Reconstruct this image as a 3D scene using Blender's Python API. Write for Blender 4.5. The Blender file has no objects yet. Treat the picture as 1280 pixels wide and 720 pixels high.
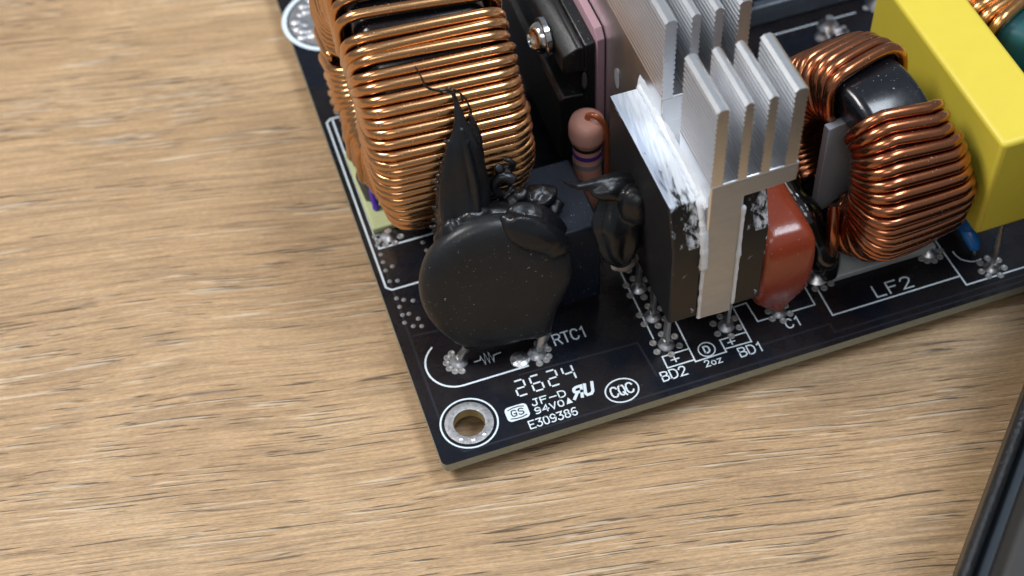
import bpy, bmesh, math, random
from mathutils import Vector, Matrix, noise
R = math.radians
U = 0.001                      # everything below is written in millimetres
random.seed(7)
scene = bpy.context.scene
COL = scene.collection

# ------------------------------------------------------------------ camera
cam_d = bpy.data.cameras.new('camera'); cam = bpy.data.objects.new('camera', cam_d); COL.objects.link(cam)
scene.camera = cam
cam_d.sensor_width = 36.0; cam_d.lens = 1891.26 / 1280 * 36
cam_d.clip_start = 0.005; cam_d.clip_end = 20
CP = Vector((-16.36, -100.99, 171.24)); yaw, pitch, roll = R(15.2055), R(52.7562), R(-4.1556)
fwd = Vector((math.sin(yaw) * math.cos(pitch), math.cos(yaw) * math.cos(pitch), -math.sin(pitch)))
rgt = Vector((math.cos(yaw), -math.sin(yaw), 0)); upv = rgt.cross(fwd)
r2 = rgt * math.cos(roll) + upv * math.sin(roll); u2 = -rgt * math.sin(roll) + upv * math.cos(roll)
m3 = Matrix((r2, u2, -fwd)).transposed()
cam.matrix_world = Matrix.Translation(CP * U) @ m3.to_4x4()
cam_d.dof.use_dof = True; cam_d.dof.focus_distance = 0.196; cam_d.dof.aperture_fstop = 24

# ------------------------------------------------------------------ light (indoor: room ambience, desk lamp, one ceiling panel and an added front fill)
world = bpy.data.worlds.new('World'); scene.world = world; world.use_nodes = True
bg = world.node_tree.nodes['Background']; bg.inputs[0].default_value = (0.82, 0.90, 1.0, 1); bg.inputs[1].default_value = 0.27
def area(name, loc, target, sx, sy, power, col):
    d = bpy.data.lights.new(name, 'AREA'); d.shape = 'RECTANGLE'; d.size = sx; d.size_y = sy; d.energy = power; d.color = col
    o = bpy.data.objects.new(name, d); COL.objects.link(o); o.location = loc
    o.rotation_euler = (Vector(target) - Vector(loc)).to_track_quat('-Z', 'Y').to_euler(); return o
area('desk_lamp_panel', (-0.33, 0.22, 0.62), (0.03, 0.03, 0), 0.26, 0.22, 4.3, (1.0, 0.985, 0.96))
area('front_fill_light', (-0.40, -0.80, 1.25), (0.03, 0.03, 0), 0.60, 0.45, 3.2, (1.0, 0.98, 0.95))  # added soft fill that brightens the front of the board, no actual fixture
area('ceiling_panel_light_overhead', (0.46, -0.06, 1.15), (0.03, 0.03, 0), 0.60, 0.30, 9.0, (0.82, 0.90, 1.0))
vs = scene.view_settings; vs.view_transform = 'Standard'; vs.look = 'None'; vs.gamma = 1; vs.use_curve_mapping = False; vs.exposure = 0.0
scene.render.engine = 'CYCLES'
scene.cycles.use_denoising = True; scene.cycles.max_bounces = 8; scene.cycles.caustics_reflective = False
scene.cycles.sample_clamp_indirect = 4

# ------------------------------------------------------------------ materials
class NT:
    def __init__(s, m): s.t = m.node_tree; s.n = s.t.nodes; s.l = s.t.links
    def add(s, typ, **kw):
        n = s.n.new(typ)
        for k, v in kw.items():
            if k.startswith('i_'): n.inputs[k[2:].replace('_', ' ')].default_value = v
            else: setattr(n, k, v)
        return n
    def link(s, a, b): s.l.new(a, b)
    def coords(s, scale=(1, 1, 1), rot=(0, 0, 0)):
        tc = s.add('ShaderNodeTexCoord'); mp = s.add('ShaderNodeMapping')
        mp.inputs['Scale'].default_value = (1 / U,) * 3
        s.link(tc.outputs['Object'], mp.inputs[0])
        m2 = s.add('ShaderNodeMapping'); m2.inputs['Rotation'].default_value = rot
        s.link(mp.outputs[0], m2.inputs[0])
        m4 = s.add('ShaderNodeMapping'); m4.inputs['Scale'].default_value = scale
        s.link(m2.outputs[0], m4.inputs[0]); return m4.outputs[0]
    def noise(s, vec, scale=1, detail=4, rough=.55, dist=0):
        n = s.add('ShaderNodeTexNoise'); n.inputs['Scale'].default_value = scale; n.inputs['Detail'].default_value = detail
        n.inputs['Roughness'].default_value = rough; n.inputs['Distortion'].default_value = dist; s.link(vec, n.inputs['Vector']); return n.outputs['Fac']
    def ramp(s, fac, stops):
        r = s.add('ShaderNodeValToRGB'); e = r.color_ramp.elements
        while len(e) < len(stops): e.new(0.5)
        for el, (p, c) in zip(e, stops):
            el.position = p; el.color = c if len(c) == 4 else (*c, 1)
        s.link(fac, r.inputs[0]); return r.outputs[0]
    def mix(s, fac, a, b, typ='MIX'):
        m = s.add('ShaderNodeMix', data_type='RGBA', blend_type=typ)
        for i, v in ((0, fac), (6, a), (7, b)):
            if isinstance(v, (int, float)): m.inputs[i].default_value = v
            elif isinstance(v, tuple): m.inputs[i].default_value = v if len(v) == 4 else (*v, 1)
            else: s.link(v, m.inputs[i])
        return m.outputs[2]
    def math(s, op, a, b=0.0):
        m = s.add('ShaderNodeMath', operation=op)
        for i, v in ((0, a), (1, b)):
            if isinstance(v, (int, float)): m.inputs[i].default_value = v
            else: s.link(v, m.inputs[i])
        return m.outputs[0]
    def bump(s, h, strength, dist):
        b = s.add('ShaderNodeBump'); b.inputs['Strength'].default_value = strength; b.inputs['Distance'].default_value = dist * U
        s.link(h, b.inputs['Height']); return b.outputs[0]
def BW(a): return (a, a, a)
MATS = {}
def mat(name, col, rough=.5, metal=0., coat=0., var=.15, vscale=.5, dust=0., bump=0., bscale=2., rvar=.1, spec=.5, stretch=(1, 1, 1), trans=0., sss=0.):
    if name in MATS: return MATS[name]
    m = bpy.data.materials.new(name); m.use_nodes = True; t = NT(m); p = t.n['Principled BSDF']
    v = t.coords(stretch); nz = t.noise(v, vscale, 5)
    c = t.mix(nz, tuple(x * (1 - var) for x in col), tuple(min(1, x * (1 + var)) for x in col))
    p.inputs['Metallic'].default_value = metal
    rr = t.math('ADD', t.math('MULTIPLY', t.math('SUBTRACT', t.noise(v, vscale * 2.3, 4), .5), rvar * 2), rough)
    if dust:
        d = t.noise(t.coords(), 3.2, 2, .5); dm = t.ramp(d, [(.70 - dust * .02, BW(0)), (.76 - dust * .02, BW(1))])
        lg = t.ramp(t.noise(t.coords(), .12, 2), [(.35, BW(.1)), (.65, BW(1))])
        dm = t.math('MULTIPLY', t.math('MULTIPLY', dm, lg), .75)
        c = t.mix(dm, c, (.55, .55, .56)); rr = t.math('ADD', rr, t.math('MULTIPLY', dm, .4))
        if metal: t.link(t.math('SUBTRACT', metal, t.math('MULTIPLY', dm, metal)), p.inputs['Metallic'])
    t.link(c, p.inputs['Base Color'])
    t.link(rr, p.inputs['Roughness']); p.inputs['Coat Weight'].default_value = coat; p.inputs['Coat Roughness'].default_value = .12
    p.inputs['Specular IOR Level'].default_value = spec
    if trans: p.inputs['Transmission Weight'].default_value = trans
    if sss: p.inputs['Subsurface Weight'].default_value = sss; p.inputs['Subsurface Radius'].default_value = (.001, .0006, .0004)
    if bump: t.link(t.bump(t.noise(t.coords(stretch), bscale, 6, .6), 1, bump), p.inputs['Normal'])
    MATS[name] = m; return m

def wood_material():
    m = bpy.data.materials.new('oak_laminate'); m.use_nodes = True; t = NT(m); p = t.n['Principled BSDF']
    rz = R(11.5)
    base = t.coords((1, 1, 1), (0, 0, rz))
    # gently wavy grain
    w = t.add('ShaderNodeTexNoise'); w.inputs['Scale'].default_value = .016; w.inputs['Detail'].default_value = 2
    t.link(base, w.inputs['Vector'])
    off = t.add('ShaderNodeVectorMath', operation='SCALE'); sub = t.add('ShaderNodeVectorMath', operation='SUBTRACT')
    t.link(w.outputs['Color'], sub.inputs[0]); sub.inputs[1].default_value = (.5, .5, .5)
    t.link(sub.outputs[0], off.inputs[0]); off.inputs['Scale'].default_value = 6
    vm = t.add('ShaderNodeVectorMath', operation='ADD'); t.link(base, vm.inputs[0]); t.link(off.outputs[0], vm.inputs[1])
    def st(sx, sy, o=0):
        mp = t.add('ShaderNodeMapping'); mp.inputs['Scale'].default_value = (sx, sy, 1); mp.inputs['Location'].default_value = (o, o * 1.7, 0)
        t.link(vm.outputs[0], mp.inputs[0]); return mp.outputs[0]
    tone = t.noise(st(.005, .045), 1, 3, .5)
    c = t.ramp(tone, [(.28, (.365, .228, .116)), (.5, (.425, .275, .145)), (.72, (.49, .332, .185))])
    band = t.noise(st(.010, .30, 9), 1, 4, .6)
    c = t.mix(t.ramp(band, [(.34, BW(.45)), (.58, BW(0))]), c, (.33, .205, .10))
    lines = t.noise(st(.006, 1.2, 71), 1, 4, .6)
    c = t.mix(t.ramp(lines, [(.36, BW(.36)), (.45, BW(0))]), c, (.27, .165, .08))
    fib = t.noise(st(.06, 2.4, 3), 1, 5, .65)
    c = t.mix(.62, c, t.ramp(fib, [(.3, BW(.2)), (.5, BW(.5)), (.72, BW(.8))]), 'OVERLAY')
    fine = t.noise(st(1.1, 7.5, 5), 1, 5, .75)
    c = t.mix(.5, c, t.ramp(fine, [(.25, BW(.1)), (.75, BW(.9))]), 'OVERLAY')
    # open pores: thin dark dashes, some with a pale lip
    def pores(sx, sy, o, lo, hi, glo, ghi):
        a = t.ramp(t.noise(st(sx, sy, o), 1, 2, .5), [(lo, BW(0)), (hi, BW(1))])
        g = t.ramp(t.noise(st(.016, .14, o + 4), 1, 3, .55), [(glo, BW(0)), (ghi, BW(1))])
        return t.math('MULTIPLY', a, g)
    p1 = pores(.075, 2.3, 21, .605, .65, .45, .53)
    p2 = pores(.12, 3.2, 33, .61, .69, .42, .55)
    c = t.mix(t.math('MULTIPLY', p2, .5), c, (.14, .085, .042))
    c = t.mix(t.math('MULTIPLY', p1, .92), c, (.085, .055, .034))
    pl = t.math('MULTIPLY', pores(.075, 2.3, 21.16, .60, .65, .45, .55), .65)
    c = t.mix(pl, c, (.66, .53, .38))
    t.link(c, p.inputs['Base Color'])
    t.link(t.math('ADD', .42, t.math('MULTIPLY', fib, .2)), p.inputs['Roughness'])
    h = t.math('SUBTRACT', t.math('ADD', t.math('MULTIPLY', fib, .5), t.math('MULTIPLY', fine, .35)), t.math('ADD', p1, t.math('MULTIPLY', p2, .6)))
    t.link(t.bump(h, .7, .12), p.inputs['Normal'])
    return m

def mask_material():
    m = bpy.data.materials.new('solder_mask'); m.use_nodes = True; t = NT(m); p = t.n['Principled BSDF']
    v = t.coords()
    c = t.mix(t.ramp(t.noise(v, .07, 2), [(.42, BW(0)), (.5, BW(1))]), (.0065, .0080, .0135), (.0115, .0098, .0115))
    sp = t.ramp(t.noise(v, 2.6, 2), [(.72, BW(0)), (.77, BW(.8))])
    sc = t.ramp(t.noise(t.coords((.15, 5, 1), (0, 0, R(24))), 1, 2), [(.74, BW(0)), (.77, BW(.55))])
    pat = t.ramp(t.noise(v, .05, 2), [(.45, BW(0)), (.6, BW(1))])
    c = t.mix(t.math('MULTIPLY', t.math('MAXIMUM', sp, sc), pat), c, (.20, .20, .21))
    t.link(c, p.inputs['Base Color'])
    t.link(t.ramp(t.noise(v, .35, 4), [(.3, BW(.20)), (.7, BW(.36))]), p.inputs['Roughness'])
    p.inputs['Specular IOR Level'].default_value = .28
    t.link(t.bump(t.noise(v, 1.1, 3), .5, .02), p.inputs['Normal'])
    return m

def rectifier_material():      # black epoxy smeared with white thermal paste near its upper and front edge
    m = bpy.data.materials.new('pasted_epoxy'); m.use_nodes = True; t = NT(m); p = t.n['Principled BSDF']
    v = t.coords(); sep = t.add('ShaderNodeSeparateXYZ'); t.link(v, sep.inputs[0])
    x, y, z = sep.outputs
    gn = t.add('ShaderNodeNewGeometry'); sg = t.add('ShaderNodeSeparateXYZ'); t.link(gn.outputs['True Normal'], sg.inputs[0])
    upf = t.ramp(sg.outputs[2], [(.5, BW(0)), (.8, BW(1))]); chf = t.ramp(sg.outputs[2], [(.12, BW(0)), (.25, BW(1))])
    nz = t.noise(t.coords((.8, .30, .5)), .8, 4, .55, .8); streak = t.noise(t.coords((1.8, .12, .8), (0, 0, R(8))), 1.3, 4, .6)
    back = t.math('MULTIPLY', t.math('ADD', y, 6.0), .03)                         # thicker away from the front end
    k = t.math('ADD', t.math('ADD', t.math('ADD', nz, .09), t.math('MULTIPLY', streak, .32)), t.math('MULTIPLY', upf, t.math('MINIMUM', t.math('MAXIMUM', back, -.05), .25)))
    k = t.math('ADD', k, t.math('ADD', t.math('MULTIPLY', upf, .14), t.math('MULTIPLY', chf, .13)))
    k = t.math('ADD', k, t.math('MULTIPLY', t.math('MINIMUM', t.math('MAXIMUM', t.math('SUBTRACT', x, .6), 0.0), 1.2), .06))
    k = t.math('SUBTRACT', k, t.math('MULTIPLY', t.ramp(t.math('MULTIPLY', sg.outputs[0], -1.0), [(.5, BW(0)), (.8, BW(1))]), .10))
    k = t.math('SUBTRACT', k, t.math('MULTIPLY', t.ramp(t.math('MULTIPLY', sg.outputs[1], -1.0), [(.97, BW(0)), (.99, BW(1))]), .09))
    msk = t.ramp(k, [(.88, BW(0)), (1.0, BW(1))])
    thick = t.ramp(t.math('ADD', t.math('MULTIPLY', streak, .8), t.math('MULTIPLY', x, .10)), [(.24, (.42, .49, .62)), (.52, (.76, .81, .88))])
    c = t.mix(msk, t.mix(t.noise(v, .6, 4), (.0085, .0088, .010), (.014, .0138, .0145)), thick)
    t.link(c, p.inputs['Base Color']); t.link(t.math('ADD', .42, t.math('MULTIPLY', msk, .2)), p.inputs['Roughness'])
    t.link(t.bump(t.math('ADD', msk, t.math('MULTIPLY', t.noise(v, 6, 3), .3)), .3, .02), p.inputs['Normal'])
    return m

WOOD = wood_material(); MASK = mask_material(); RECT = rectifier_material()
SILK = mat('silkscreen_ink', (.66, .74, .80), .5, var=.08, vscale=2)
INK = mat('dark_ink', (.012, .013, .018), .35)
FR4 = mat('board_edge_fibreglass', (.30, .315, .25), .6, var=.25, vscale=1.5)
RESIN = mat('hole_wall_resin', (.33, .25, .10), .35, var=.3, vscale=1)
TIN = mat('solder_tin', (.64, .64, .66), .36, metal=1., var=.15, vscale=1.0, bump=.03, bscale=1.2, rvar=.10)
FLUX = mat('fluxed_solder', (.27, .265, .26), .5, metal=.15, coat=.3, var=.2, vscale=.8)
TINLEAD = mat('tinned_lead', (.62, .61, .60), .32, metal=1., var=.15, vscale=1)
GOLDCU = mat('bright_enamelled_copper', (.62, .325, .145), .24, metal=1., coat=.2, var=.14, vscale=.22, dust=.45, bump=.004, bscale=1., rvar=.04)
DARKCU = mat('dark_enamelled_copper', (.43, .15, .062), .25, metal=1., coat=.55, var=.25, vscale=.4, dust=.4, bump=.004, bscale=1., rvar=.04)
AMBERCU = mat('amber_enamelled_copper', (.66, .33, .12), .27, metal=1., coat=.3, var=.2, vscale=.4)
BLACKP = mat('black_plastic', (.012, .0125, .014), .32, var=.3, vscale=.6, dust=.6, bump=.02, bscale=4)
GLOSSP = mat('glossy_black_core', (.006, .007, .010), .22, coat=.25, var=.3, dust=.1)
RELAYP = mat('blue_black_plastic', (.0085, .0135, .026), .42, spec=.35, var=.15, vscale=.4, dust=.5, bump=.03, bscale=5)
NTCP = mat('charcoal_epoxy', (.0145, .0150, .0168), .36, spec=.34, var=.5, vscale=.16, dust=.12, bump=.03, bscale=1.2, rvar=.12)
GLUE = mat('black_silicone', (.0075, .0082, .0100), .30, spec=.42, var=.3, vscale=.5, bump=.05, bscale=.9, rvar=.10)
GLOSSG = mat('wet_black_lacquer', (.006, .006, .007), .09, coat=.8)
ALU = mat('extruded_aluminium', (.88, .89, .91), .34, metal=1., var=.04, vscale=.5, rvar=.04, bump=.006, bscale=5)
ALUCUT = mat('sawn_aluminium', (.56, .60, .66), .46, metal=1., var=.10, vscale=.8, stretch=(.3, 1, 1.5), bump=.06, bscale=4)
PASTE = mat('thermal_paste', (.80, .84, .90), .5, var=.05, bump=.12, bscale=2.2)
PINKPAD = mat('pink_insulator', (.58, .36, .42), .6, var=.06)
PINKR = mat('pink_lacquer', (.80, .40, .32), .42, coat=.15, var=.07, vscale=.5)
BANDK = mat('band_black', (.02, .012, .012), .4); BANDV = mat('band_violet', (.10, .035, .30), .4); BANDG = mat('band_grey', (.30, .26, .28), .4)
ORANGECU = mat('orange_lacquered_lead', (.42, .10, .035), .32, metal=.3, coat=.4)
REDE = mat('red_brown_epoxy', (.31, .052, .022), .25, coat=.25, var=.22, vscale=.18, bump=.05, bscale=.7, sss=.05, dust=.2)
YELP = mat('yellow_plastic', (.68, .545, .055), .45, var=.04, vscale=.3, bump=.015, bscale=5)
BLUEE = mat('blue_epoxy', (.018, .17, .52), .3, coat=.4)
GREYF = mat('grey_fibre', (.30, .30, .33), .6, var=.12, vscale=2)
PALEB = mat('pale_base', (.46, .47, .47), .45, var=.2, vscale=.6)
LIMEB = mat('pale_lime_base', (.50, .53, .27), .5, var=.2, vscale=.3)
PURPLE = mat('violet_sleeve', (.10, .03, .55), .3)
TEAL = mat('teal_core', (.012, .085, .095), .35, coat=.2)
GREYLUMP = mat('grey_silicone', (.055, .05, .045), .45, bump=.1)
CASE = mat('grey_steel_case', (.030, .028, .026), .55, metal=.25, var=.15, vscale=.2, bump=.04, bscale=4)
CASEB = mat('black_crackle_edge', (.012, .0125, .014), .35, bump=.25, bscale=1.6)
HOLE = mat('dark_void', (.004, .004, .004), .8)
CLEAR = mat('smoky_clear_plastic', (.16, .19, .24), .22, var=.2, trans=.35)

# ------------------------------------------------------------------ geometry helpers
class MB:
    def __init__(s): s.v = []; s.f = []
    def add(s, vs, fs):
        o = len(s.v); s.v += [tuple(x) for x in vs]; s.f += [tuple(i + o for i in f) for f in fs]; return s
    def box(s, x0, x1, y0, y1, z0, z1):
        return s.add([(x0,y0,z0),(x1,y0,z0),(x1,y1,z0),(x0,y1,z0),(x0,y0,z1),(x1,y0,z1),(x1,y1,z1),(x0,y1,z1)],
                     [(0,3,2,1),(4,5,6,7),(0,1,5,4),(1,2,6,5),(2,3,7,6),(3,0,4,7)])
    def prism(s, poly, axis, a, b):          # polygon in the two other axes (cyclic order), extruded along axis
        n = len(poly)
        def P(p, t): return {0: (t, p[0], p[1]), 1: (p[0], t, p[1]), 2: (p[0], p[1], t)}[axis]
        return s.add([P(p, a) for p in poly] + [P(p, b) for p in poly],
                     [tuple(range(n))[::-1], tuple(range(n, 2 * n))] + [(i, (i + 1) % n, n + (i + 1) % n, n + i) for i in range(n)])
    def rings(s, rings, cap=True, closed=False):
        n = len(rings[0]); vs = [p for r in rings for p in r]; fs = []; k = len(rings)
        for j in range(k if closed else k - 1):
            a, b = j * n, ((j + 1) % k) * n
            fs += [(a + i, a + (i + 1) % n, b + (i + 1) % n, b + i) for i in range(n)]
        if cap and not closed: fs += [tuple(range(n))[::-1], tuple(range((k - 1) * n, k * n))]
        return s.add(vs, fs)
    def tube(s, path, rad, n=10, closed=False, flat=None):
        path = [Vector(p) for p in path]; k = len(path)
        rads = rad if isinstance(rad, (list, tuple)) else [rad] * k
        rs = []; ref = None
        for i, p in enumerate(path):
            d = (path[(i + 1) % k] - path[i - 1]) if closed else (path[min(i + 1, k - 1)] - path[max(i - 1, 0)])
            d.normalize()
            if ref is None: ref = d.orthogonal().normalized()
            ref = (ref - d * ref.dot(d)).normalized(); b = d.cross(ref)
            rs.append([p + (ref * math.cos(2 * math.pi * j / n) + b * math.sin(2 * math.pi * j / n)) * rads[i] for j in range(n)])
        return s.rings(rs, closed=closed)
    def lathe(s, prof, c=(0, 0, 0), n=32, axis=2):     # prof: (radius, height)
        rs = []
        for r, h in prof:
            ring = []
            for j in range(n):
                a = 2 * math.pi * j / n; x, y = r * math.cos(a), r * math.sin(a)
                ring.append({2: (c[0] + x, c[1] + y, c[2] + h), 0: (c[0] + h, c[1] + x, c[2] + y), 1: (c[0] + y, c[1] + h, c[2] + x)}[axis])
            rs.append(ring)
        return s.rings(rs)
    def xf(s, M): s.v = [tuple(M @ Vector(p)) for p in s.v]; return s
    def build(s, name, m, parent=None, smooth=False, local=False, bevel=0, seg=2, kind=None, sharp=None, remesh=0, subsurf=0, label=None, relax=3):
        me = bpy.data.meshes.new(name); vs = s.v
        root = parent
        while root is not None and root.parent is not None: root = root.parent
        if root is not None and not local:
            Mi = Matrix.LocRotScale(Vector(root.location) / U, root.rotation_euler, None).inverted(); vs = [Mi @ Vector(p) for p in vs]
        me.from_pydata([(p[0] * U, p[1] * U, p[2] * U) for p in vs], [], s.f); me.update()
        bm = bmesh.new(); bm.from_mesh(me); bmesh.ops.recalc_face_normals(bm, faces=bm.faces); bm.to_mesh(me); bm.free()
        me.materials.append(m)
        o = bpy.data.objects.new(name, me); COL.objects.link(o)
        if parent is not None: o.parent = parent
        if bevel:
            b = o.modifiers.new('bevel', 'BEVEL'); b.width = bevel * U; b.segments = seg; b.limit_method = 'ANGLE'; b.angle_limit = R(35); b.use_clamp_overlap = True
            b.harden_normals = False
        if remesh:
            rm = o.modifiers.new('remesh', 'REMESH'); rm.mode = 'VOXEL'; rm.voxel_size = remesh * U; rm.use_smooth_shade = True
            sm = o.modifiers.new('smooth', 'SMOOTH'); sm.factor = .5; sm.iterations = relax
        if subsurf:
            ss = o.modifiers.new('sub', 'SUBSURF'); ss.levels = subsurf; ss.render_levels = subsurf
        if smooth or bevel:
            me.polygons.foreach_set('use_smooth', [True] * len(me.polygons))
            if not remesh and sharp is not False:
                me.set_sharp_from_angle(angle=R(sharp or 38))
        if kind: o['kind'] = kind
        if label: o['label'] = label
        return o
def tag(o, label, cat, group=None):
    o['label'] = label; o['category'] = cat
    if group: o['group'] = group
    return o
def thing(name, loc, label, cat, group=None, rz=0):
    o = bpy.data.objects.new(name, None); COL.objects.link(o); o.empty_display_size = .005
    o.location = Vector(loc) * U; o.rotation_euler = (0, 0, rz); return tag(o, label, cat, group)
def share(o, name, loc, parent, rz=0):       # another piece sharing o's mesh (o built in local coordinates about its origin)
    c = o.copy(); COL.objects.link(c); c.name = name; c.parent = parent; c.location = Vector(loc) * U; c.rotation_euler = (0, 0, rz); return c
def sm01(t): t = max(0, min(1, t)); return t * t * (3 - 2 * t)
def circ(cx, cy, r, n=32, a0=0, a1=360):
    full = abs(a1 - a0) >= 360; k = n if full else n + 1
    return [(cx + r * math.cos(R(a0 + (a1 - a0) * i / n)), cy + r * math.sin(R(a0 + (a1 - a0) * i / n))) for i in range(k)]
def spline(pts, n=8):       # Catmull-Rom through tuples of any length
    out = []; P = [pts[0]] + list(pts) + [pts[-1]]
    for i in range(1, len(P) - 2):
        for k in range(n):
            t = k / n
            out.append(tuple(.5 * (2 * b + (c - a) * t + (2 * a - 5 * b + 4 * c - d) * t * t + (3 * b - a - 3 * c + d) * t ** 3)
                             for a, b, c, d in zip(P[i - 1], P[i], P[i + 1], P[i + 2])))
    out.append(tuple(pts[-1])); return out

# ------------------------------------------------------------------ table
TZ = -4.0
t = MB().box(-520, 480, -420, 560, TZ - 28, TZ).build('table_top', WOOD); t['kind'] = 'structure'

# ------------------------------------------------------------------ circuit board
BW_, BH_ = 165.0, 128.0
board = thing('circuit_board', (0, 0, 0), 'black glossy circuit board with white lettering lying on the oak table', 'circuit board')
def board_mesh():
    bm = bmesh.new()
    r = .9; out = []
    for cx, cy, a in ((BW_ - r, r, -90), (BW_ - r, BH_ - r, 0), (r, BH_ - r, 90), (r, r, 180)):
        out += circ(cx, cy, r, 6, a, a + 90)
    loops = [out, circ(5.25, 5.2, 2.15, 40), circ(7.0, 88.5, 2.2, 32)]
    es = []
    for L in loops:
        vs = [bm.verts.new((x * U, y * U, 0)) for x, y in L]
        es += [bm.edges.new((vs[i], vs[(i + 1) % len(vs)])) for i in range(len(vs))]
    bmesh.ops.triangle_fill(bm, use_beauty=True, edges=es)
    for f in bm.faces:
        if f.normal.z < 0: f.normal_flip()
    res = bmesh.ops.extrude_face_region(bm, geom=bm.faces[:])
    bmesh.ops.translate(bm, vec=(0, 0, -1.6 * U), verts=[g for g in res['geom'] if isinstance(g, bmesh.types.BMVert)])
    bmesh.ops.recalc_face_normals(bm, faces=bm.faces)
    for f in bm.faces:
        c = f.calc_center_median() / U
        if abs(f.normal.z) > .5: f.material_index = 0
        elif (Vector((5.25, 5.2)) - c.xy).length < 3 or (Vector((7, 88.5)) - c.xy).length < 3: f.material_index = 2
        else: f.material_index = 1
    me = bpy.data.meshes.new('substrate'); bm.to_mesh(me); bm.free()
    for m in (MASK, FR4, RESIN): me.materials.append(m)
    o = bpy.data.objects.new('substrate', me); COL.objects.link(o); o.parent = board; return o
board_mesh()
# trimmed pin ends under the board: it stands on them
for i, (x, y) in enumerate(((34.6, 8), (6.5, 15.5), (75.5, 10), (34.6, 23), (4, 39.7), (120, 20), (120, 110), (10, 110), (82.5, 4.3), (60, 80))):
    MB().lathe([(1.6, -1.6), (1.2, -2.2), (.55, -2.7), (.5, TZ + .02)], (x, y, 0), 10).build('pin_stub', TIN, board, smooth=True)

def ribbon(mb, pts, w, z, closed=False):
    pts = [Vector((p[0], p[1])) for p in pts]; k = len(pts); L = []; Rr = []
    for i in range(k):
        a = pts[i - 1] if (closed or i) else None; b = pts[(i + 1) % k] if (closed or i < k - 1) else None
        d1 = (pts[i] - a).normalized() if a is not None else None; d2 = (b - pts[i]).normalized() if b is not None else None
        if d1 is None: d1 = d2
        if d2 is None: d2 = d1
        n1 = Vector((-d1.y, d1.x)); n2 = Vector((-d2.y, d2.x)); n = (n1 + n2)
        n = n.normalized() if n.length > 1e-6 else n1
        m = w / 2 / max(.45, n.dot(n1)); e = Vector((0, 0))
        if not closed and i == 0: e = -d2 * w * .45
        if not closed and i == k - 1: e = d1 * w * .45
        L.append(pts[i] + n * m + e); Rr.append(pts[i] - n * m + e)
    vs = [(p.x, p.y, z) for p in L] + [(p.x, p.y, z) for p in Rr]
    fs = [(i, k + i, k + (i + 1) % k, (i + 1) % k) for i in range(k if closed else k - 1)]
    mb.add(vs, fs)
ZS = .02
def silk(name, lines, w=.22, m=None, z=ZS):
    mb = MB()
    for i, l in enumerate(lines):
        cl = False
        if isinstance(l, tuple): l, cl = l
        ribbon(mb, l, w, z + .002 * (i % 5), cl)
    return mb.build(name, m or SILK, board)
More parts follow.
